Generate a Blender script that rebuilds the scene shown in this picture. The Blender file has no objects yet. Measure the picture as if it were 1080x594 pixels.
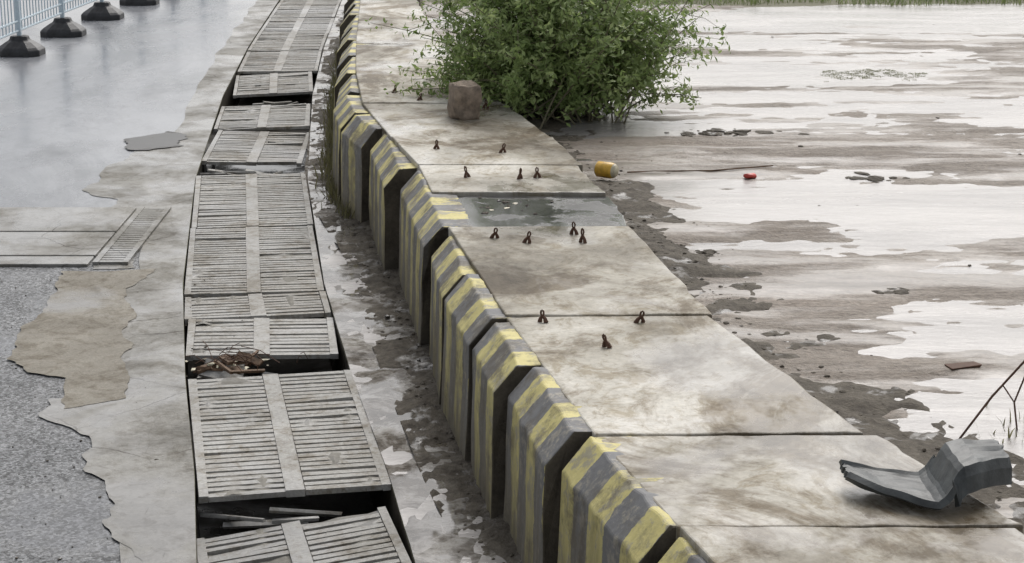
import bpy, bmesh, math, random
import numpy as np
from mathutils import Vector, Matrix, noise
random.seed(4); rng=np.random.default_rng(4)
S=bpy.context.scene
S.view_settings.view_transform='Standard'; S.view_settings.look='None'; S.view_settings.exposure=0
# ------------------------------------------------ world / sun / camera
SE,SA=46,14
W=bpy.data.worlds.new("World"); S.world=W; W.use_nodes=True
nt=W.node_tree; bg=nt.nodes['Background']
sky=nt.nodes.new('ShaderNodeTexSky'); sky.sky_type='NISHITA'; sky.sun_disc=False
sky.sun_elevation=math.radians(SE); sky.sun_rotation=math.radians(SA)
sky.dust_density=4.0; sky.air_density=1.0; sky.ozone_density=1.0
hs=nt.nodes.new('ShaderNodeHueSaturation'); hs.inputs['Saturation'].default_value=0.25
nt.links.new(sky.outputs[0],hs.inputs['Color']); nt.links.new(hs.outputs[0],bg.inputs[0]); bg.inputs[1].default_value=0.15
sl=bpy.data.lights.new("sun","SUN"); sl.energy=1.4; sl.angle=math.radians(32); sl.color=(1,.97,.93)
so=bpy.data.objects.new("sun",sl); S.collection.objects.link(so)
el=math.radians(SE); az=math.radians(SA)
d=Vector((math.sin(az)*math.cos(el),math.cos(az)*math.cos(el),math.sin(el)))
so.rotation_euler=d.to_track_quat('Z','Y').to_euler(); so.location=(10,10,20)
cd=bpy.data.cameras.new("camera"); cam=bpy.data.objects.new("camera",cd); S.collection.objects.link(cam)
cam.location=(0,0,4); cam.rotation_euler=(math.radians(90-15.03),0,0); cd.lens=66.67; cd.sensor_width=36; cd.clip_end=2000
S.camera=cam
# ------------------------------------------------ paths (metres)
def GC(y): return float(np.interp(y,[-60,0,5,9.2,10.5,12.33,14.8,18.9,24,28.5,34.7,60,400],[10,.45,-.37,-1.08,-1.30,-1.66,-2.09,-2.65,-3.12,-3.40,-3.66,-4.4,-12]))
def BL(y): return float(np.interp(y,[-60,0,5,7.1,8.6,10.7,13,15.1,17.6,18.9,22,27,34,60,400],[21,2.9,1.35,.76,.365,-.08,-.5,-.8,-1.4,-1.62,-1.87,-2.2,-2.5,-3.2,-11]))
def BR(y): return float(np.interp(y,[-60,0,5,7.5,8.66,10.73,13,14.1,16.4,18.2,22,27,34,60,400],[24,4.6,2.9,2.15,1.75,1.2,.84,.72,.33,-.09,-.75,-1.3,-1.6,-2.3,-10]))
# ------------------------------------------------ material helpers
def ramp(nt,fac,stops):
    r=nt.nodes.new('ShaderNodeValToRGB'); nt.links.new(fac,r.inputs[0])
    e=r.color_ramp.elements
    while len(e)<len(stops): e.new(0.5)
    for i,(p,c) in enumerate(stops):
        e[i].position=p; e[i].color=(c[0],c[1],c[2],1) if hasattr(c,'__len__') else (c,c,c,1)
    return r.outputs[0]
def nz(nt,vec,scale,detail=6,rough=.6,dist=0):
    n=nt.nodes.new('ShaderNodeTexNoise'); n.inputs['Scale'].default_value=scale; n.inputs['Detail'].default_value=detail
    n.inputs['Roughness'].default_value=rough; n.inputs['Distortion'].default_value=dist
    nt.links.new(vec,n.inputs['Vector']); return n.outputs['Fac']
def mapv(nt,vec,sc,loc=(0,0,0)):
    m=nt.nodes.new('ShaderNodeMapping'); m.inputs['Scale'].default_value=sc; m.inputs['Location'].default_value=loc
    nt.links.new(vec,m.inputs['Vector']); return m.outputs[0]
def mth(nt,op,a,b=0.0,c=None,clamp=False):
    m=nt.nodes.new('ShaderNodeMath'); m.operation=op; m.use_clamp=clamp
    for i,x in enumerate([a,b]+([c] if c is not None else [])):
        if isinstance(x,(int,float)): m.inputs[i].default_value=x
        else: nt.links.new(x,m.inputs[i])
    return m.outputs[0]
def mix(nt,fac,a,b,mode='MIX'):
    m=nt.nodes.new('ShaderNodeMix'); m.data_type='RGBA'; m.blend_type=mode
    for s,x in ((m.inputs[0],fac),(m.inputs[6],a),(m.inputs[7],b)):
        if isinstance(x,(int,float)): s.default_value=x
        elif isinstance(x,tuple): s.default_value=(x[0],x[1],x[2],1)
        else: nt.links.new(x,s)
    return m.outputs[2]
def newmat(name):
    m=bpy.data.materials.new(name); m.use_nodes=True; t=m.node_tree
    return m,t,t.nodes['Principled BSDF']
def pos(t):
    g=t.nodes.new('ShaderNodeNewGeometry'); return g.outputs['Position']
def surf(name,stops,scale=.8,stretch=(1,1,1),fine=35,finec=(.8,1.1),wet=(.5,.58),wetscale=.6,wetdark=.6,rdry=.75,rwet=.08,bump=.35,bdist=.01,speck=None,loc=(0,0,0),wetst=None,crack=None,stain=None,spec=(.12,.5)):
    m,t,p=newmat(name); P=pos(t)
    v=mapv(t,P,stretch,loc)
    c=ramp(t,nz(t,v,scale,9,.65,.4),stops)
    f=nz(t,P,fine,4,.7)
    c=mix(t,1.0,c,ramp(t,f,[(.3,finec[0]),(.7,finec[1])]),'MULTIPLY')
    for s_ in ([stain] if stain and not isinstance(stain,list) else (stain or [])):
        s=ramp(t,nz(t,mapv(t,P,stretch,(11+s_[0],5,2)),s_[0],10,.72,.8),[(s_[1],0.0),(s_[2],1.0)])
        c=mix(t,s,c,mix(t,1.0,c,s_[3],'MULTIPLY'))
    if crack:
        vo=t.nodes.new('ShaderNodeTexVoronoi'); vo.feature='DISTANCE_TO_EDGE'; vo.inputs['Scale'].default_value=crack[0]
        nn=t.nodes.new('ShaderNodeTexNoise'); nn.inputs['Scale'].default_value=2.5; nn.inputs['Detail'].default_value=6; t.links.new(P,nn.inputs['Vector'])
        ad=mix(t,.22,P,nn.outputs['Color'],'ADD'); t.links.new(ad,vo.inputs['Vector'])
        k=ramp(t,vo.outputs['Distance'],[(0.0,1.0),(crack[1],0.0)])
        k=mth(t,'MULTIPLY',k,ramp(t,nz(t,P,.7,3,.5),[(.45,0.0),(.55,1.0)]))
        c=mix(t,k,c,(.05,.04,.03))
    if speck:
        vo=t.nodes.new('ShaderNodeTexVoronoi'); vo.inputs['Scale'].default_value=speck[0]; t.links.new(P,vo.inputs['Vector'])
        c=mix(t,speck[2],c,mix(t,1.0,c,ramp(t,vo.outputs['Color'],[(.2,.3),(.8,speck[1])]),'MULTIPLY'))
    w=ramp(t,nz(t,mapv(t,P,wetst or stretch,(7,3,1)),wetscale,8,.62,.3),[(wet[0],0.0),(wet[1],1.0)])
    c=mix(t,w,c,mix(t,1.0,c,(wetdark,wetdark,wetdark*1.02),'MULTIPLY'))
    t.links.new(c,p.inputs['Base Color'])
    r=mix(t,w,mix(t,f,(rdry,)*3,(rdry*.8,)*3),(rwet,)*3)
    t.links.new(r,p.inputs['Roughness'])
    t.links.new(mix(t,w,(spec[0],)*3,(spec[1],)*3),p.inputs['Specular IOR Level'])
    b=t.nodes.new('ShaderNodeBump'); b.inputs['Distance'].default_value=bdist
    t.links.new(mth(t,'MULTIPLY',mth(t,'SUBTRACT',1.02,w),bump),b.inputs['Strength'])
    t.links.new(f,b.inputs['Height']); t.links.new(b.outputs[0],p.inputs['Normal'])
    return m
def plain(name,col,rough=.6,var=.3,scale=20,metal=0,bump=.2):
    m,t,p=newmat(name); tc=t.nodes.new('ShaderNodeTexCoord').outputs['Object']
    f=nz(t,tc,scale,6,.65)
    c=mix(t,1.0,col,ramp(t,f,[(.3,1-var),(.7,1+var)]),'MULTIPLY')
    t.links.new(c,p.inputs['Base Color']); p.inputs['Roughness'].default_value=rough; p.inputs['Metallic'].default_value=metal
    b=t.nodes.new('ShaderNodeBump'); b.inputs['Strength'].default_value=bump; b.inputs['Distance'].default_value=.01
    t.links.new(f,b.inputs['Height']); t.links.new(b.outputs[0],p.inputs['Normal'])
    return m
M_ground=surf('ground_mat',[(.3,(.10,.10,.05)),(.7,(.17,.16,.10))],.5,wet=(.6,.7))
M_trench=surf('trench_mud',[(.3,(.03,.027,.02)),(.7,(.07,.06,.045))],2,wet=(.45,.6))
M_fill=surf('slot_mud',[(.3,(.16,.15,.13)),(.7,(.30,.285,.25))],1.2,wet=(.5,.65),wetscale=1.5,rwet=.2)
M_asph=surf('wet_asphalt',[(.3,(.085,.088,.092)),(.7,(.17,.172,.175))],1.0,fine=60,finec=(.4,1.6),wet=(.5,.62),wetscale=1.2,rdry=.5,rwet=.2,bump=.9,bdist=.012,speck=(55,2.2,.85),spec=(.3,.5))
M_dark=surf('dark_asphalt',[(.3,(.035,.032,.028)),(.7,(.08,.07,.06))],3,wet=(.5,.6),rwet=.3,spec=(.1,.25))
M_asphwet=surf('rain_wet_asphalt',[(.3,(.22,.23,.245)),(.5,(.30,.31,.325)),(.7,(.38,.39,.40))],.45,stretch=(1,.5,1),fine=60,finec=(.8,1.1),wet=(.36,.5),wetscale=.5,wetdark=.9,rdry=.4,rwet=.2,bump=.25,bdist=.005,stain=[(.35,.50,.62,(.62,.63,.64)),(2.5,.5,.65,(.85,.85,.85))],spec=(.3,.6))
M_conc=surf('old_concrete',[(.25,(.17,.163,.145)),(.5,(.29,.28,.255)),(.75,(.40,.39,.36))],1.3,wet=(.43,.56),wetscale=.9,wetdark=.88,rwet=.16,bump=.4,crack=(.8,.007),stain=[(2.2,.5,.62,(.66,.64,.60)),(7,.52,.62,(.72,.70,.67))])
M_tan=surf('tan_concrete',[(.25,(.22,.20,.165)),(.75,(.36,.335,.285))],1.6,fine=50,wet=(.55,.66),bump=.5,stain=[(2.5,.5,.62,(.65,.62,.57)),(8,.5,.62,(.75,.72,.68))])
M_strip=surf('muddy_wet_concrete',[(.3,(.12,.105,.085)),(.45,(.24,.22,.195)),(.65,(.36,.345,.315))],2.2,wet=(.42,.52),wetscale=1.6,wetdark=.85,bump=.6,stain=[(3.5,.46,.56,(.35,.31,.26)),(11,.5,.6,(.6,.57,.52))])
M_grate=surf('grate_concrete',[(.25,(.30,.292,.27)),(.5,(.42,.41,.385)),(.75,(.54,.53,.50))],.9,fine=45,finec=(.75,1.1),wet=(.5,.65),rdry=.6,rwet=.2,bump=.4,stain=[(3,.5,.62,(.66,.62,.56)),(.6,.5,.6,(.82,.80,.77)),(12,.52,.62,(.7,.66,.6))])
M_slab=surf('slab_concrete',[(.32,(.17,.15,.115)),(.42,(.29,.262,.21)),(.50,(.44,.41,.345)),(.62,(.66,.63,.56))],.75,stretch=(1,.8,1),fine=30,finec=(.82,1.08),wet=(.50,.60),wetscale=.9,wetdark=.85,rdry=.6,rwet=.14,bump=.3,loc=(3.1,1.7,0),stain=[(.8,.48,.56,(.44,.385,.31)),(3.5,.50,.60,(.66,.61,.52)),(14,.54,.64,(.72,.68,.62))])
M_slabwet=surf('wet_dark_slab',[(.35,(.05,.05,.05)),(.60,(.12,.12,.115)),(.7,(.35,.35,.35))],2.2,wet=(.44,.50),wetscale=2.0,wetdark=.8,rdry=.45,rwet=.12,stain=(5,.5,.6,(.6,.6,.6)),spec=(.2,.9))  # pale top stop paints white splash reflections into the slab colour
M_endc=surf('dark_end_concrete',[(.3,(.05,.043,.033)),(.7,(.15,.13,.10))],3,bump=.6)  # block end faces get a darker concrete than the long sides
M_mud=surf('mud',[(.3,(.17,.138,.108)),(.5,(.245,.208,.17)),(.7,(.34,.295,.25))],1.1,stretch=(.35,1.3,1),fine=25,finec=(.72,1.18),wet=(.44,.60),wetscale=1.6,wetdark=.95,rdry=.6,rwet=.28,bump=.9,bdist=.025,stain=[(1.2,.5,.6,(.74,.69,.64)),(6,.5,.58,(.74,.71,.68)),(22,.52,.6,(.7,.68,.65))],spec=(.15,.5))
M_clod=surf('mud_clods',[(.3,(.06,.05,.04)),(.7,(.17,.15,.12))],9,wet=(.56,.64),wetscale=4,rwet=.25,bump=.8,bdist=.02,spec=(.08,.4))
M_rust=plain('rust',(.10,.05,.03),.8)
M_black=plain('black_rubber',(.035,.035,.037),.45,.5,14)
M_rubber=plain('grey_rubber',(.06,.066,.066),.5,.6,9,bump=.5)
M_fence=plain('pale_blue_paint',(.60,.70,.76),.4,.1)
M_orange=plain('orange_plastic',(.70,.42,.06),.4,.3)
M_white=plain('white_plastic',(.55,.50,.36),.5,.3)
M_red=plain('red_plastic',(.55,.07,.05),.4,.2)
M_wood=plain('broken_wood',(.16,.10,.06),.8,.5)
M_brick=plain('rough_stone',(.27,.215,.165),.9,.5,12,bump=.8)
def water(name,base,rough=.05):
    m,t,p=newmat(name); P=pos(t)
    c=ramp(t,nz(t,mapv(t,P,(.4,1.3,1)),.9,12,.72,.6),[(.35,tuple(x*.62 for x in base)),(.58,tuple(x*1.15 for x in base))])
    t.links.new(c,p.inputs['Base Color'])
    r=ramp(t,nz(t,mapv(t,P,(.3,1.2,1)),1.6,8,.65),[(.35,rough),(.65,rough+.25)]); t.links.new(r,p.inputs['Roughness'])
    p.inputs['IOR'].default_value=1.48
    b=t.nodes.new('ShaderNodeBump'); b.inputs['Strength'].default_value=.5; b.inputs['Distance'].default_value=.012
    t.links.new(nz(t,mapv(t,P,(.5,1.3,1)),9,6,.7),b.inputs['Height']); t.links.new(b.outputs[0],p.inputs['Normal'])
    return m
M_water=water('puddle_water',(.38,.355,.335),.08)
def stripes(flip):
    m,t,p=newmat('striped_paint'); tc=t.nodes.new('ShaderNodeTexCoord').outputs['Object']; P=pos(t)
    sx=t.nodes.new('ShaderNodeSeparateXYZ'); t.links.new(tc,sx.inputs[0])
    e=mth(t,'MULTIPLY',mth(t,'SUBTRACT',nz(t,P,9,4,.6),.5),.07)
    yy=mth(t,'ADD',sx.outputs['Y'],e)
    fr=mth(t,'FRACT',mth(t,'ADD',mth(t,'MULTIPLY',yy,1/.46),.5*flip+10.0))
    st=mth(t,'GREATER_THAN',fr,.5)
    n=nz(t,P,7,8,.7); n2=nz(t,P,28,5,.7); n3=nz(t,mapv(t,P,(1,1,1),(4,4,4)),3,9,.75)
    yel=mix(t,n2,(.56,.48,.17),(.72,.65,.30)); gry=mix(t,n2,(.13,.13,.135),(.25,.25,.25))
    c=mix(t,st,gry,yel)
    chip=ramp(t,n,[(.52,0.0),(.59,.8)])
    c=mix(t,chip,c,mix(t,n2,(.22,.20,.16),(.44,.41,.34)))
    c=mix(t,ramp(t,n3,[(.49,0.0),(.60,.75)]),c,(.115,.098,.07))
    zz=mth(t,'ADD',sx.outputs['Z'],mth(t,'MULTIPLY',mth(t,'SUBTRACT',nz(t,mapv(t,P,(7,7,.8)),1.8,6,.65),.5),1.3))
    dirt=ramp(t,zz,[(.02,.92),(.30,.6),(.68,.2),(.92,0.0)])
    c=mix(t,dirt,c,mix(t,n2,(.09,.075,.052),(.22,.195,.145)))
    t.links.new(c,p.inputs['Base Color']); p.inputs['Roughness'].default_value=.6; p.inputs['Specular IOR Level'].default_value=.25
    b=t.nodes.new('ShaderNodeBump'); b.inputs['Strength'].default_value=.5; b.inputs['Distance'].default_value=.01
    t.links.new(n,b.inputs['Height']); t.links.new(b.outputs[0],p.inputs['Normal'])
    return m
M_st=[stripes(0),stripes(1)]
# ------------------------------------------------ mesh helpers
def obj(name,bm=None,mats=(),verts=None,faces=None,smooth=False):
    me=bpy.data.meshes.new(name)
    if bm is not None: bm.normal_update(); bm.to_mesh(me); bm.free()
    else: me.from_pydata(verts,[],faces); me.update()
    for m in mats: me.materials.append(m)
    if smooth: me.polygons.foreach_set('use_smooth',[True]*len(me.polygons))
    o=bpy.data.objects.new(name,me); S.collection.objects.link(o); return o
def bevel(o,w=.01,seg=2):
    b=o.modifiers.new('bevel','BEVEL'); b.width=w; b.segments=seg; b.limit_method='ANGLE'; b.angle_limit=math.radians(35)
def box(bm,x0,x1,y0,y1,z0,z1,M=None,mi=0,j=0):
    vs=[bm.verts.new((x+random.uniform(-j,j),y+random.uniform(-j,j),z)) for z in (z0,z1) for y in (y0,y1) for x in (x0,x1)]
    if M is not None:
        for v in vs: v.co=M@v.co
    for q in ((0,2,3,1),(4,5,7,6),(0,1,5,4),(2,6,7,3),(0,4,6,2),(1,3,7,5)):
        f=bm.faces.new([vs[i] for i in q]); f.material_index=mi
def tube(bm,pts,r,n=6,r2=None):
    pts=[Vector(p) for p in pts]; rings=[]
    for i,p in enumerate(pts):
        a=pts[max(i-1,0)]; b=pts[min(i+1,len(pts)-1)]; dd=(b-a).normalized()
        u=dd.orthogonal().normalized(); w=dd.cross(u)
        rr=r if r2 is None else r+(r2-r)*i/(len(pts)-1)
        rings.append([bm.verts.new(p+u*math.cos(2*math.pi*k/n)*rr+w*math.sin(2*math.pi*k/n)*rr) for k in range(n)])
    for A,B in zip(rings,rings[1:]):
        for k in range(n): bm.faces.new((A[k],A[(k+1)%n],B[(k+1)%n],B[k]))
    bm.faces.new(rings[0][::-1]); bm.faces.new(rings[-1])
def sheet(name,xl,xr,ys,nx,zf,mat):
    vs=[];fs=[]
    for y in ys:
        a,b=xl(y),xr(y)
        for i in range(nx+1):
            x=a+(b-a)*i/nx; vs.append((x,y,zf(x,y)))
    for j in range(len(ys)-1):
        for i in range(nx):
            k=j*(nx+1)+i; fs.append((k,k+1,k+nx+2,k+nx+1))
    return obj(name,None,[mat],vs,fs,True)
def poly(name,pts,z,mat,jit=.05):
    out=[]
    for i,a in enumerate(pts):
        b=pts[(i+1)%len(pts)]
        L=math.hypot(b[0]-a[0],b[1]-a[1]); n=max(1,int(L/.05))
        for k in range(n):
            x=a[0]+(b[0]-a[0])*k/n; y=a[1]+(b[1]-a[1])*k/n
            q=noise.noise_vector(Vector((x*2,y*2,z*50)))+.35*noise.noise_vector(Vector((x*9,y*9,z*50)))
            out.append((x+q.x*jit,y+q.y*jit,z))
    bm=bmesh.new(); f=bm.faces.new([bm.verts.new(p) for p in out])
    bmesh.ops.triangulate(bm,faces=[f])
    for f in bm.faces:
        f.normal_update()
        if f.normal.z<0: f.normal_flip()
    return obj(name,bm,[mat])
# ------------------------------------------------ ground
ys=[-60,-20,0]+list(np.arange(2,46,.5))+[50,60,80,120,200,400]
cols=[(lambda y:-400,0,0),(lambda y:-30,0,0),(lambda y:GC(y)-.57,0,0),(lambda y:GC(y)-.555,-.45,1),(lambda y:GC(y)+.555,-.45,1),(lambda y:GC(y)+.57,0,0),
      (lambda y:BL(y)+.2,0,0),(lambda y:BL(y)+.25,.60,0),(lambda y:BR(y)+.5,.60,0),(lambda y:30,.60,0),(lambda y:400,.60,0)]
vs=[];fs=[];mi=[]
for y in ys:
    for f,z,_ in cols: vs.append((f(y),y,z))
nc=len(cols)
for j in range(len(ys)-1):
    for i in range(nc-1):
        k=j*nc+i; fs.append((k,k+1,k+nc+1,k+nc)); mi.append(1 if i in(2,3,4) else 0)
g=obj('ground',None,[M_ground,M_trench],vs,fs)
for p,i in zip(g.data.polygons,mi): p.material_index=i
Y=lambda a,b,s: list(np.arange(a,b+1e-6,s))
sheet('asphalt_road',lambda y:-14,lambda y:GC(y)-.575,[-5,0,3]+Y(5,16,.5),6,lambda x,y:.004,M_asph)
sheet('wet_road',lambda y:-14,lambda y:GC(y)-.575,[16]+Y(17,46,1)+[60,80],6,lambda x,y:.004,M_asphwet)
sheet('drain_edging',lambda y:GC(y)-.96+.07*noise.noise(Vector((y*1.1,0,0))),lambda y:GC(y)-.572,Y(3,46,.2),3,lambda x,y:.012+.004*noise.noise(Vector((x*3,y*3,2))),M_conc)
sheet('drain_apron',lambda y:GC(y)+.572,lambda y:BL(y)+.1,Y(3,60,.10),16,lambda x,y:.012+.013*noise.noise(Vector((x*3,y*2,0)))+.009*noise.noise(Vector((x*12,y*9,0)))+.004*noise.noise(Vector((x*30,y*25,0))),M_strip)
sheet('puddle',lambda y:GC(y)+.573,lambda y:BL(y)+.05,Y(3,60,.5),2,lambda x,y:.009,M_water)
def gm(x,y):
    e=x-(BL(y)-.44); q=noise.noise(Vector((x*2.5,y*1.6,8)))+.6*noise.noise(Vector((x*8,y*6,8)))
    return .010+.085*max(0,e)+.034*q+.014*noise.noise(Vector((x*24,y*20,8)))+.010*noise.noise(Vector((x*50,y*45,8)))
sheet('gutter_mud',lambda y:BL(y)-.50,lambda y:BL(y)+.1,Y(5,34,.045),20,gm,M_clod)
poly('concrete_patch',[(-3.7,15.2),(-3.02,15.2),(-2.9,13.7),(-2.74,12.75),(-2.5,11.9),(-2.85,11.7),(-3.05,12.3),(-3.6,12.7),(-3.6,13.7)],.016,M_tan,.12)
poly('wet_pavement',[(-3.0,11.95),(-2.45,11.95),(-1.95,9.4),(-1.5,7.0),(-1.75,7.0),(-2.0,9.0),(-2.3,10.2),(-2.6,10.9),(-3.0,11.5)],.0135,M_conc,.13)
poly('wet_pavement',[(-3.12,15.3),(-2.85,15.3),(-2.45,12.0),(-2.9,11.7)],.0105,M_conc,.1)
poly('concrete_patch',[(-4.1,20.9),(-3.6,20.9),(-3.45,18.0),(-3.2,15.3),(-3.5,15.3),(-3.85,17.9),(-4.25,18.4)],.009,M_conc,.12)
poly('road_pothole',[(-4.2,20.4),(-3.75,20.5),(-3.66,21.1),(-3.95,21.5),(-4.3,21.1)],.0185,M_dark,.16)
bm=bmesh.new()
for y0,y1 in ((15.35,15.62),(15.66,16.5),(16.54,17.5)):
    box(bm,-9,-3.55,y0,y1,-.05,.03)
o=obj('road_crossing_slab',bm,[M_conc]); bevel(o,.008)
bm=bmesh.new()
box(bm,-3.52,-3.47,15.4,17.5,-.05,.035); box(bm,-3.27,-3.22,15.4,17.5,-.05,.035)
for k in range(26): box(bm,-3.47,-3.27,15.42+k*.08,15.48+k*.08,-.03,.03)
obj('small_drain_grate',bm,[M_conc])
# ------------------------------------------------ grating panels
def panel(y0,y1,yaw=0,dz=0,roll=0,pitch=0,dx=0,hw=.552,miss=.02,name='drain_grate'):
    L=y1-y0; ym=(y0+y1)/2; bm=bmesh.new()
    for a,b in ((-hw,-hw+.05),(-.055,.055),(hw-.05,hw)): box(bm,a,b,-L/2,L/2,-.04,random.uniform(-.001,.001)+(.002 if a==-.055 else 0),j=.006)
    n=max(3,int(round(L/.078))); p=L/n
    for k in range(n):
        w=p*.5-.010; yc=-L/2+p*(k+.5)
        for a,b in ((-hw+.052,-.057),(.057,hw-.052)):
            if random.random()<miss: continue
            zz=random.uniform(-.007,-.001)
            M=Matrix.Translation((0,yc,0))@Matrix.Rotation(random.gauss(0,.008),4,'Z')@Matrix.Rotation(random.gauss(0,.004)-(.06*random.random() if random.random()<.05 else 0),4,'Y')
            box(bm,a,b,-w,w*random.uniform(.65,1.0),-.038,zz,M)
    nx,ny=12,max(4,int(L/.10)); grid=[[bm.verts.new((-hw+.02+(2*hw-.04)*i/nx,-L/2+.012+(L-.024)*j/ny,-.017+.026*noise.noise(Vector((i*.6,j*.35+y0*7,y0))))) for i in range(nx+1)] for j in range(ny+1)]
    for j in range(ny):
        for i in range(nx):
            if noise.noise(Vector((i*.45,j*.3,y0*3)))>.38: continue
            f=bm.faces.new((grid[j][i],grid[j][i+1],grid[j+1][i+1],grid[j+1][i])); f.material_index=1
    o=obj(name,bm,[M_grate,M_fill])
    ang=math.atan2(-(GC(y1)-GC(y0)),L)
    o.location=(GC(ym)+dx,ym,.008+dz)
    o.rotation_euler=(math.radians(pitch),math.radians(roll),ang+math.radians(yaw)); return o
panel(5.4,7.75); panel(7.8,9.98,yaw=3.2,dz=-.045,roll=-5.5,pitch=-2,hw=.54,dx=.02,miss=.07)
panel(10.22,12.42,pitch=.2,dx=.01,miss=.03); panel(12.95,13.84,yaw=-2.5,dz=-.02,roll=1.5,pitch=1.0,hw=.54); panel(13.87,14.5,dz=-.004)
panel(14.53,16.8,roll=.5); panel(16.83,19.12,pitch=.2,yaw=.4)
panel(19.9,21.7,yaw=-2.6,dz=-.03,roll=2,hw=.53,miss=.08); panel(21.73,23.4,pitch=-.8,roll=-1,miss=.05)
panel(24.4,26.1,yaw=3,dz=-.03,roll=-2,hw=.52,miss=.08)
y=26.13
while y<46: panel(y,y+1.95,roll=random.uniform(-.6,.6),dz=random.uniform(-.012,0)); y+=1.99
# ------------------------------------------------ barrier blocks
blocks=[((1.95,3.5),(1.45,4.8)),((1.40,4.85),(1.06,6.1)),((1.03,6.15),(.70,7.44)),((.665,7.52),(.365,8.62)),((.30,8.7),(.115,9.76)),((.041,9.80),(-.085,10.64)),
((-.12,10.70),(-.30,11.70)),((-.31,11.78),(-.427,12.85)),((-.50,13.05),(-.77,15.0)),((-.90,15.2),(-1.13,16.75)),((-1.22,16.9),(-1.47,17.62)),((-1.50,17.75),(-1.66,18.85))]
y=18.95
while y<56:
    L=1.25; blocks.append(((BL(y)-.03-random.uniform(0,.05),y),(BL(y+L)+random.uniform(0,.03),y+L-.05))); y+=L
prof=[(0,.90),(.035,.86),(.14,.74),(.148,.5),(.155,.25),(.165,-.03),(-.22,-.03),(-.22,.5),(-.22,.893),(-.02,.898)]
for bi,((xn,yn),(xf,yf)) in enumerate(blocks):
    L=math.hypot(xf-xn,yf-yn); nseg=max(4,int(L/.06)); bm=bmesh.new(); rings=[]
    dz=random.uniform(-.02,.006)
    for k in range(nseg+1):
        yy=L*k/nseg; r=[]
        for dd,z in prof:
            q=noise.noise(Vector((yy*5+bi*9,z*5,dd*5)))*.012+noise.noise(Vector((yy*17+bi*9,z*15,dd*15)))*.012
            r.append(bm.verts.new((-dd+q,yy+(q if k in(0,nseg) else 0),z+(q if z>.1 else 0)+dz*(z>.6))))
        rings.append(r)
    n=len(prof)
    for A,B in zip(rings,rings[1:]):
        for k in range(n): bm.faces.new((A[k],B[k],B[(k+1)%n],A[(k+1)%n]))
    f1=bm.faces.new(rings[0]); f2=bm.faces.new(rings[-1][::-1]); f1.material_index=1; f2.material_index=1
    bmesh.ops.recalc_face_normals(bm,faces=bm.faces)
    o=obj('striped_concrete_barrier',bm,[M_st[bi%2],M_endc]); o.location=(xn,yn,0)
    o.rotation_euler=(0,random.uniform(-.015,.015),math.atan2(-(xf-xn),yf-yn)); bevel(o,.010)
sj=[3.2,4.6,6.0,7.5,8.66,10.73,13.0,14.1,15.15,16.4,18.16,20.2,22.3,24.5,27.0,29.3,31.6,34,36.4,39,42,45,48,51,54]
for i in range(len(sj)-1):
    y0,y1=sj[i]+.012,sj[i+1]-.012; wet=abs(sj[i]-13.0)<.01
    bm=bmesh.new(); z=.905+random.uniform(-.008,.014)-(.025 if wet else 0)
    j0=random.uniform(-.06,.06); nx,ny=24,14; top=[]
    tl=random.uniform(-.012,.012)
    for b in range(ny+1):
        row=[]
        for a in range(nx+1):
            yy=y0+(y1-y0)*b/ny; x0=BL(y0)+(BL(y1)-BL(y0))*b/ny+.05; x1=BR(y0)+(BR(y1)-BR(y0))*b/ny+j0
            ex=noise.noise(Vector((yy*3,i*3,1)))*.03+noise.noise(Vector((yy*11,i*3,1)))*.015 if a==nx else 0
            ey=(noise.noise(Vector((a*.35,i*5+b,4)))*.010+noise.noise(Vector((a*1.3,i*5+b,4)))*.008)*(1 if b else -1) if b in(0,ny) else 0
            zz=z+tl*(a/nx-.5)+.004*noise.noise(Vector((a*.3,yy*2,i)))
            row.append(bm.verts.new((x0+(x1-x0)*a/nx+ex,yy+ey,zz)))
        top.append(row)
    faces=[bm.faces.new((top[b][a],top[b][a+1],top[b+1][a+1],top[b+1][a])) for b in range(ny) for a in range(nx)]
    r=bmesh.ops.extrude_face_region(bm,geom=faces)
    for v in r['geom']:
        if isinstance(v,bmesh.types.BMVert): v.co.z-=.28
    bmesh.ops.recalc_face_normals(bm,faces=bm.faces)
    o=obj('concrete_slab',bm,[M_slabwet if wet else M_slab]); bevel(o,.010)
for x,y in ((.18,10.60),(.74,10.58),(.53,10.1),(-.12,12.65),(.43,12.75),(.10,12.5),(.48,12.5),(-.35,14.65),(.06,14.6),(.2,14.65),(-.64,15.8),(-.08,15.65),(-1.17,18.75),(-.9,18.3),(-.25,17.9)):
    bm=bmesh.new(); h=random.uniform(.07,.11); w=.010
    tube(bm,[(-.022,0,0),(-.016,0,h*.3),(0,0,h*.6)],.016,7,.008)
    tube(bm,[(.022,0,0),(.016,0,h*.3),(0,0,h*.6)],.015,7,.008)
    tube(bm,[(0,0,h*.5)]+[(w*math.sin(a),0,h*.78-math.cos(a)*h*.22) for a in np.linspace(0.2,2*math.pi-.2,9)],.006,6)
    o=obj('lifting_hook',bm,[M_rust]); o.location=(x,y,.905); o.rotation_euler=(random.uniform(-.2,.2),random.uniform(-.25,.25),random.uniform(-1,1))
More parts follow.
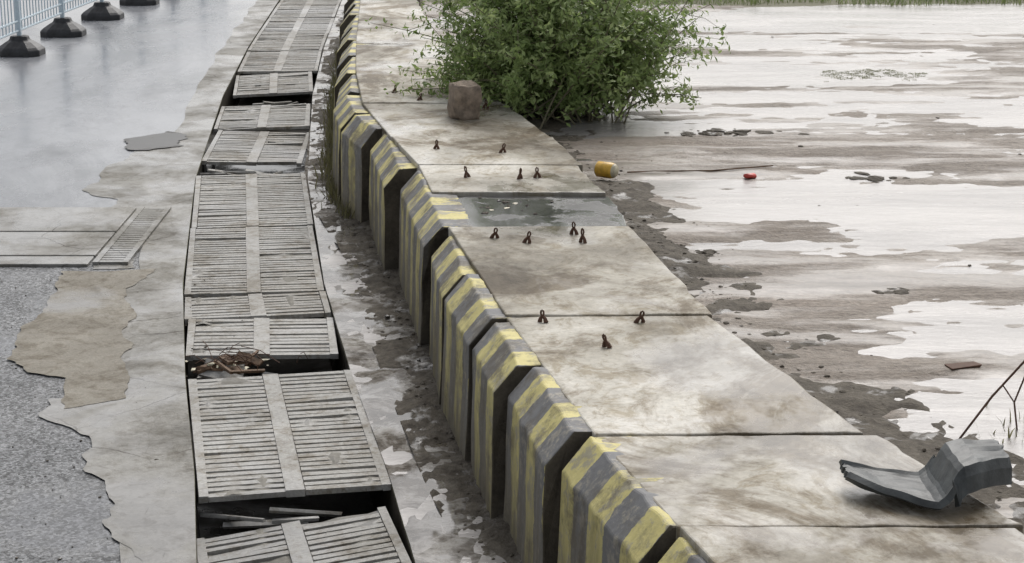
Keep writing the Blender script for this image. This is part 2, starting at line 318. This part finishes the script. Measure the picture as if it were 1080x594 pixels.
# stones (one mesh each)
_b=bmesh.new(); bmesh.ops.create_icosphere(_b,subdivisions=1,radius=1); IV=np.array([v.co[:] for v in _b.verts]); IF=np.array([[v.index for v in f.verts] for f in _b.faces]); _b.free()
def stones(name,fn,n,s0,s1,mat,flat=.6,seed=1):
    r=random.Random(seed); rs=np.random.default_rng(seed); V=[];F=[]
    for k in range(n):
        x,y,z=fn(r); s=s0*(s1/s0)**(r.random()**1.6); a=r.random()*6.28; ca,sa=math.cos(a),math.sin(a)
        q=(IV+rs.uniform(-.25,.25,IV.shape))*np.array([s*r.uniform(.7,1.5),s*r.uniform(.6,1.1),s*flat*r.uniform(.6,1.2)])
        q=np.stack([q[:,0]*ca-q[:,1]*sa+x,q[:,0]*sa+q[:,1]*ca+y,q[:,2]+z+s*flat*.3],1)
        V.append(q); F.append(IF+k*len(IV))
    return obj(name,None,[mat],np.concatenate(V).tolist(),np.concatenate(F).tolist())
def f_apron(r):
    y=5+r.random()**1.2*28; x=BL(y)-.16-min(abs(r.gauss(0,.13)),.45); return (x,y,max(.008,gm(x,y)-.004))
stones('rubble',f_apron,1500,.004,.024,M_clod,.5,1)
stones('pebbles',lambda r:(r.uniform(-6,-2),r.uniform(8,15),.006),500,.004,.014,M_clod,.6,3)
stones('litter',lambda r:(r.gauss(0,.13),r.gauss(13.75,.12),.888),8,.008,.025,M_white,.3,5)  # white bits stand in for sky reflections on the wet slab
stones('litter',lambda r:(r.gauss(-.05,.18),r.gauss(13.75,.14),.888),18,.008,.03,M_clod,.5,15)
stones('litter',lambda r:(r.gauss(GC(12.7)-.3,.2),r.gauss(12.7,.1),.0),24,.01,.04,M_white,.3,16)
# ------------------------------------------------ yard right
def mudz(x,y):
    e=x-BR(y)
    h=.024*noise.noise(Vector((x*.22,y*.62,3.3)))+.021*noise.noise(Vector((x*.5,y*1.7,5)))+.012*noise.noise(Vector((x*1.6,y*4.5,7)))+.008*noise.noise(Vector((x*6,y*13,7)))
    h+=.020*math.exp(-max(e,0)/.35)*(1+1.2*noise.noise(Vector((x*4,y*4,1))))
    return .70+h
sheet('mud_yard',lambda y:BR(y)-.03,lambda y:12.0,Y(2,34,.06),220,mudz,M_mud)
sheet('yard_puddle',lambda y:BR(y)-.02,lambda y:12.0,[2]+Y(3,34,1),2,lambda x,y:.7035,M_water)
def bermz(x,y):
    e=x-BR(y); q=noise.noise(Vector((x*1.6,y*1.3,18)))+.6*noise.noise(Vector((x*6,y*5,18)))
    return .742-.075*e*(1.0 if y>11 else .75)+.04*q+.010*noise.noise(Vector((x*20,y*18,8)))+.008*noise.noise(Vector((x*45,y*40,8)))-.12*max(0,e-.75)
sheet('mud_berm',lambda y:BR(y)-.03,lambda y:BR(y)+1.25,Y(6,22,.05),32,bermz,M_clod)
def f_edge(r):
    y=6.5+r.random()*17; x=BR(y)+.02+abs(r.gauss(0,.3)); return (x,y,max(mudz(x,y),bermz(x,y))-.004)
stones('gravel',f_edge,1700,.004,.022,M_clod,.5,6)
def f_y(r):
    y=8+r.random()*20; x=BR(y)+.3+r.random()*8; return (x,y,max(.7,mudz(x,y))-.003)
stones('scattered_stones',f_y,110,.006,.028,M_clod,.4,7)
def f_p(c,sx,sy):
    return lambda r:(c[0]+r.gauss(0,sx),c[1]+r.gauss(0,sy),.70)
stones('mud_pile',f_p((2.05,17.7),.22,.08),60,.02,.08,M_clod,.3,8)
stones('mud_pile',f_p((1.32,12.95),.13,.10),70,.015,.06,M_clod,.4,9)
stones('mud_pile',f_p((2.5,12.0),.09,.04),20,.03,.06,M_clod,.3,10)
stones('mud_pile',f_p((3.05,15.6),.12,.06),24,.03,.07,M_clod,.25,11)
# ------------------------------------------------ bush
def leaves(name,pts,nor,size,mat,rs):
    n=len(pts); a=rs.normal(size=(n,3)); a/=np.linalg.norm(a,axis=1)[:,None]
    nn=nor+.7*rs.normal(size=(n,3)); nn/=np.linalg.norm(nn,axis=1)[:,None]
    a-= (a*nn).sum(1)[:,None]*nn; a/=np.linalg.norm(a,axis=1)[:,None]; b=np.cross(nn,a)
    s=size*rs.uniform(.6,1.3,n)[:,None]
    V=np.stack([pts-a*s,pts-b*s*.38+nn*s*.1,pts+a*s,pts+b*s*.38+nn*s*.1],1).reshape(-1,3)
    F=np.arange(4*n).reshape(-1,4)
    o=obj(name,None,[mat],V.tolist(),F.tolist())
    at=o.data.attributes.new('tint','FLOAT','FACE'); at.data.foreach_set('value',rs.random(n).astype(np.float32)); return o
def leafmat(name,c0,c1,c2,tl=.35):
    m,t,p=newmat(name); a=t.nodes.new('ShaderNodeAttribute'); a.attribute_name='tint'
    n=nz(t,pos(t),2.2,3,.6)
    c=mix(t,.45,ramp(t,a.outputs['Fac'],[(0,c0),(.6,c1),(1,c2)]),ramp(t,n,[(.35,c0),(.65,c2)]))
    t.links.new(c,p.inputs['Base Color']); p.inputs['Roughness'].default_value=.5
    tr=t.nodes.new('ShaderNodeBsdfTranslucent'); t.links.new(c,tr.inputs[0]); ms=t.nodes.new('ShaderNodeMixShader'); ms.inputs[0].default_value=tl
    t.links.new(p.outputs[0],ms.inputs[1]); t.links.new(tr.outputs[0],ms.inputs[2]); t.links.new(ms.outputs[0],t.nodes['Material Output'].inputs[0]); return m
M_leaf=leafmat('foliage',(.15,.23,.06),(.28,.38,.12),(.46,.54,.24),.42)
M_stem=plain('stem',(.16,.14,.09),.8)
bush=bpy.data.objects.new('bush',None); S.collection.objects.link(bush)
C=np.array([.36,18.9,1.42]); R=np.array([1.55,1.25,1.5])
bm=bmesh.new(); tips=[]
r=random.Random(3)
for i in range(190):
    th=r.random()*6.28; ph=math.acos(r.uniform(-.6,1)); k=r.uniform(.55,1.0)
    if i%7==0: k*=1.17
    dirv=Vector((math.sin(ph)*math.cos(th)*R[0],math.sin(ph)*math.sin(th)*R[1],math.cos(ph)*R[2]))
    k*=1+.45*noise.noise(dirv*1.6)
    e=Vector(C)+dirv*k; e.z=max(e.z,.78+r.random()*.15)
    b=Vector((.5+r.gauss(0,.25),18.7+r.gauss(0,.25),.7))
    m=(b+e)/2+Vector((r.gauss(0,.12),r.gauss(0,.12),.25))
    pts=[b*(1-t)**2+m*2*t*(1-t)+e*t*t for t in np.linspace(0,1,7)]
    tube(bm,pts,.012,4,.003); tips.append((pts,46))
    for _ in range(6):
        t0=r.randint(2,5); s=pts[t0]; e2=s+Vector((r.gauss(0,.26),r.gauss(0,.26),r.uniform(-.15,.36)))
        q=[s,(s+e2)/2+Vector((0,0,.04)),e2]; tube(bm,q,.004,3,.002); tips.append(([s]*3+q+[e2],34))
st=obj('stems',bm,[M_stem]); st.parent=bush
P=[];N=[]
for pts,cnt in tips:
    for _ in range(cnt):
        t=r.uniform(1.4,len(pts)-1.0001); i=int(t); q=pts[i].lerp(pts[min(i+1,len(pts)-1)],t-i)
        q=q+Vector((r.gauss(0,.04),r.gauss(0,.04),r.gauss(0,.04)))
        if q.z<.74: q.z=.74+r.random()*.1
        if q.x<BR(q.y)-.02 and q.z<.93: q.z=.94+r.random()*.1
        P.append(q); nn=(q-Vector(C)); N.append(nn.normalized()+Vector((0,0,.7)))
lf=leaves('leaves',np.array(P),np.array(N),.036,M_leaf,rng); lf.parent=bush
def grass(name,fn,n,h0,h1,mat):
    V=[];F=[]
    for k in range(n):
        x,y,z=fn(); h=random.uniform(h0,h1); a=random.random()*6.28; w=.004+h*.02; lx,ly=random.gauss(0,.35)*h,random.gauss(0,.35)*h
        ca,sa=math.cos(a)*w,math.sin(a)*w; b=len(V)
        V+= [(x-ca,y-sa,z),(x+ca,y+sa,z),(x+ca*.6+lx*.4,y+sa*.6+ly*.4,z+h*.6),(x-ca*.6+lx*.4,y-sa*.6+ly*.4,z+h*.6),(x+lx,y+ly,z+h)]
        F+= [(b,b+1,b+2,b+3),(b+3,b+2,b+4)]
    o=obj(name,None,[mat],V,F); at=o.data.attributes.new('tint','FLOAT','FACE')
    at.data.foreach_set('value',np.repeat(np.random.default_rng(1).random(n),2).astype(np.float32)); return o
# low earth bank that carries the far grass
sheet('grass_bank',lambda y:BR(y)+.1,lambda y:40,Y(27.2,60,.5),60,lambda x,y:min(.665+.05*(y-27.2),.95)+.03*noise.noise(Vector((x,y,0))),M_ground)
def fg():
    x=random.uniform(-1,12); y=27.9+random.random()**1.1*5+.5*noise.noise(Vector((x*.8,0,0))); return (x,y,min(.665+.05*(y-27.2),.95)-.01)
M_grass=leafmat('grass_blades',(.13,.17,.06),(.21,.27,.09),(.31,.36,.16))
grass('grass',fg,20000,.04,.15,M_grass)
M_dry=leafmat('dry_grass',(.10,.09,.05),(.17,.16,.08),(.24,.23,.10))
def fp():
    while True:
        u,v=random.uniform(-1,1),random.uniform(-1,1)
        if (u*u+v*v)**.5<.75+.8*noise.noise(Vector((u*2,v*2,4))) and random.random()<.5+1.5*noise.noise(Vector((u*7,v*5,0))): return (4.0+u*.75,21.3+v*.55,.70)
M_alg=leafmat('algae_grass',(.27,.27,.14),(.34,.35,.19),(.40,.41,.25),.2)
grass('grass_patch',fp,2600,.006,.014,M_alg)
def fw():
    c=random.choice([(2.62,9.25),(2.75,9.5)]); return (c[0]+random.gauss(0,.10),c[1]+random.gauss(0,.10),.7)
grass('weeds',fw,26,.03,.12,M_dry)
def fw2():
    y=random.uniform(17,28); return (BL(y)-.2-abs(random.gauss(0,.06)),y,.01)
grass('dry_weeds',fw2,1400,.04,.2,M_dry)
# ------------------------------------------------ stone block
bm=bmesh.new(); bmesh.ops.create_cube(bm,size=1); bmesh.ops.subdivide_edges(bm,edges=bm.edges,cuts=7,use_grid_fill=True)
for v in bm.verts:
    sph=v.co.normalized()*.62; v.co=v.co.lerp(sph,.3)+noise.noise_vector(v.co*3)*.07+noise.noise_vector(v.co*9)*.04
    v.co.x*=.26; v.co.y*=.26; v.co.z*=.33
o=obj('stone_block',bm,[M_brick],smooth=True); o.location=(-.44,17.4,1.06); o.rotation_euler=(.05,.04,.3)
# ------------------------------------------------ rubber scrap: flat tongue at left, thick upstanding flange at right
bm=bmesh.new(); nu,nv=40,16; G=[]
px=[0,.05,.14,.34,.39,.46,.54,.72]; pz=[.085,.07,.05,.035,.06,.18,.185,.15]
for i in range(nu+1):
    xx=.72*i/nu; zb=float(np.interp(xx,px,pz)); row=[]
    wd=np.interp(xx,[0,.08,.34,.48,.72],[.17,.24,.38,.38,.28]); off=np.interp(xx,[0,.34,.5,.72],[.08,-.08,.00,.14])
    for j in range(nv+1):
        v=j/nv-.5; edge=abs(v)*2
        drop=(0.10 if xx>.42 else -.02)*max(0,(edge-.82)/.18)
        z=zb-drop+.010*noise.noise(Vector((xx*9,v*6,0)))
        jx=.02*noise.noise(Vector((v*9,1,0))) if i in(0,nu) else 0
        row.append(bm.verts.new((xx-.36+jx,off+v*wd,max(z,.012))))
    G.append(row)
for i in range(nu):
    for j in range(nv): bm.faces.new((G[i][j],G[i+1][j],G[i+1][j+1],G[i][j+1]))
o=obj('rubber_scrap',bm,[M_rubber]); o.location=(1.84,7.86,.912); o.rotation_euler=(0,0,math.radians(2))
m=o.modifiers.new('s','SOLIDIFY'); m.thickness=.032; m.offset=0; bevel(o,.006)
bm=bmesh.new(); tube(bm,[(2.28,9.15,.70),(2.45,9.2,.92),(2.66,9.2,1.18),(2.95,9.25,1.5)],.006,6); obj('steel_rod',bm,[M_rust])
bm=bmesh.new(); tube(bm,[(2.62,9.3,.70),(2.60,9.32,.85),(2.66,9.35,1.0)],.005,5); tube(bm,[(2.60,9.32,.85),(2.53,9.3,.95)],.004,5); obj('dead_twig',bm,[M_rust])
bm=bmesh.new(); tube(bm,[(.98,15.78,.72),(1.2,15.83,.718),(1.7,15.86,.72),(2.25,16.05,.725)],.011,6,.006); obj('wooden_pole',bm,[M_wood])
bm=bmesh.new()
prf=[(-.09,.0),(-.09,.058),(-.08,.066),(.0,.067),(.05,.066),(.072,.06),(.08,.05),(.085,.05),(.085,0)]
def lathe(bm,prf,n=20,mi=None):
    rr=[[bm.verts.new((x,r_*math.cos(2*math.pi*k/n),r_*math.sin(2*math.pi*k/n))) for k in range(n)] for x,r_ in prf]
    for q,(A,B) in enumerate(zip(rr,rr[1:])):
        for k in range(n):
            f=bm.faces.new((A[k],A[(k+1)%n],B[(k+1)%n],B[k])); f.material_index=mi[q] if mi else 0
lathe(bm,prf,20,[1,1,0,0,0,1,1,1]); bmesh.ops.remove_doubles(bm,verts=bm.verts,dist=1e-5)
bmesh.ops.recalc_face_normals(bm,faces=bm.faces)
o=obj('yellow_can',bm,[M_orange,M_white],smooth=True); o.location=(.79,15.5,.80); o.rotation_euler=(0,0,math.radians(-35))
bm=bmesh.new(); lathe(bm,[(-.05,0),(-.05,.03),(.04,.04),(.04,.034),(-.03,.024),(-.03,0)],14)
for v in bm.verts: v.co.z*=.6
bmesh.ops.recalc_face_normals(bm,faces=bm.faces)
o=obj('crushed_red_cup',bm,[M_red],smooth=True); o.location=(2.0,15.62,.725); o.rotation_euler=(0,.1,.6)
bm=bmesh.new(); box(bm,-.09,.09,-.04,.04,0,.03,j=.02); o=obj('broken_brick',bm,[M_rust]); o.location=(2.58,10.35,.70); o.rotation_euler=(0,0,.3); bevel(o,.006)
# ------------------------------------------------ debris in drain gaps
def debris(name,cx,cy,n,sx,sy,mat,z=0,L=(.12,.4),ws=(.008,.04),yr=.7):
    bm=bmesh.new()
    for _ in range(n):
        M=Matrix.Translation((cx+random.gauss(0,sx),cy+random.gauss(0,sy),z+random.uniform(-.04,.03)))@Matrix.Rotation(random.gauss(0,yr),4,'Z')@Matrix.Rotation(random.gauss(0,.12),4,'Y')@Matrix.Rotation(random.gauss(0,.4),4,'X')
        l=random.uniform(*L)/2; w=random.uniform(*ws); box(bm,-l,l,-w,w,-.01,.01,M,j=.006)
    return obj(name,bm,[mat])
debris('broken_boards',GC(12.7)-.3,12.68,12,.13,.08,M_wood,.0,(.1,.3))
debris('broken_grate_pieces',GC(12.7)-.3,12.72,7,.15,.10,M_grate,-.03,(.12,.35),(.015,.05),.4)
debris('broken_grate_pieces',GC(10.1)-.15,10.06,4,.2,.03,M_grate,-.10,(.25,.5),(.012,.02),.2)
debris('broken_grate_pieces',GC(19.4)-.1,19.4,10,.25,.12,M_grate,-.05,(.15,.5),(.01,.04),.5)
debris('broken_grate_pieces',GC(23.8),23.85,5,.25,.1,M_fill,-.08,(.15,.5))
bm=bmesh.new()
for _ in range(26):
    s=Vector((GC(12.7)-.2+random.gauss(0,.2),12.65+random.gauss(0,.1),.02)); e=s+Vector((random.gauss(0,.13),random.gauss(0,.08),random.uniform(0,.10)))
    tube(bm,[s,(s+e)/2+Vector((0,0,.03)),e],.003,4)
obj('twigs',bm,[M_rust])
# ------------------------------------------------ fence
fb=[(-7.55,21.4),(-7.48,23.5),(-7.35,25.6),(-7.2,27.7),(-7.05,29.8),(-6.87,31.9),(-6.65,34.0),(-6.43,36.1),(-6.2,38.2),(-6,40.3)]
for i,(x,y) in enumerate(fb):
    bm=bmesh.new(); L=[(.33,0),(.33,.08),(.29,.12),(.19,.19),(.14,.22),(.12,.28),(.06,.28)]
    rr=[]
    for rad,z in L:
        rr.append([bm.verts.new((rad*sx_*(1 if ax else .72),rad*sy_*.8,z)) for sx_,sy_,ax in ((1,-.6,1),(1,.6,1),(.6,1,1),(-.6,1,1),(-1,.6,1),(-1,-.6,1),(-.6,-1,1),(.6,-1,1))])
    for A,B in zip(rr,rr[1:]):
        for k in range(8): bm.faces.new((A[k],A[(k+1)%8],B[(k+1)%8],B[k]))
    bm.faces.new(rr[-1]); bmesh.ops.recalc_face_normals(bm,faces=bm.faces)
    o=obj('fence_base',bm,[M_black]); o.location=(x,y,.006); bevel(o,.015); o.rotation_euler=(0,0,random.uniform(-.1,.1))
fe=bpy.data.objects.new('metal_fence',None); S.collection.objects.link(fe)
bm=bmesh.new(); bp=bmesh.new()
for (x0,y0),(x1,y1) in zip(fb,fb[1:]):
    box(bm,x0-.03,x0+.03,y0-.03,y0+.03,.25,1.4)
    for z in (.36,.5,1.2,1.33): tube(bp,[(x0,y0,z),(x1,y1,z)],.018,6)
    for k in range(1,15):
        t=k/15; x=x0+(x1-x0)*t; y=y0+(y1-y0)*t; tube(bp,[(x,y,.36),(x,y,1.33)],.010,5)
a=obj('posts',bm,[M_fence]); a.parent=fe; b=obj('rails_and_pickets',bp,[M_fence]); b.parent=fe
print('done')
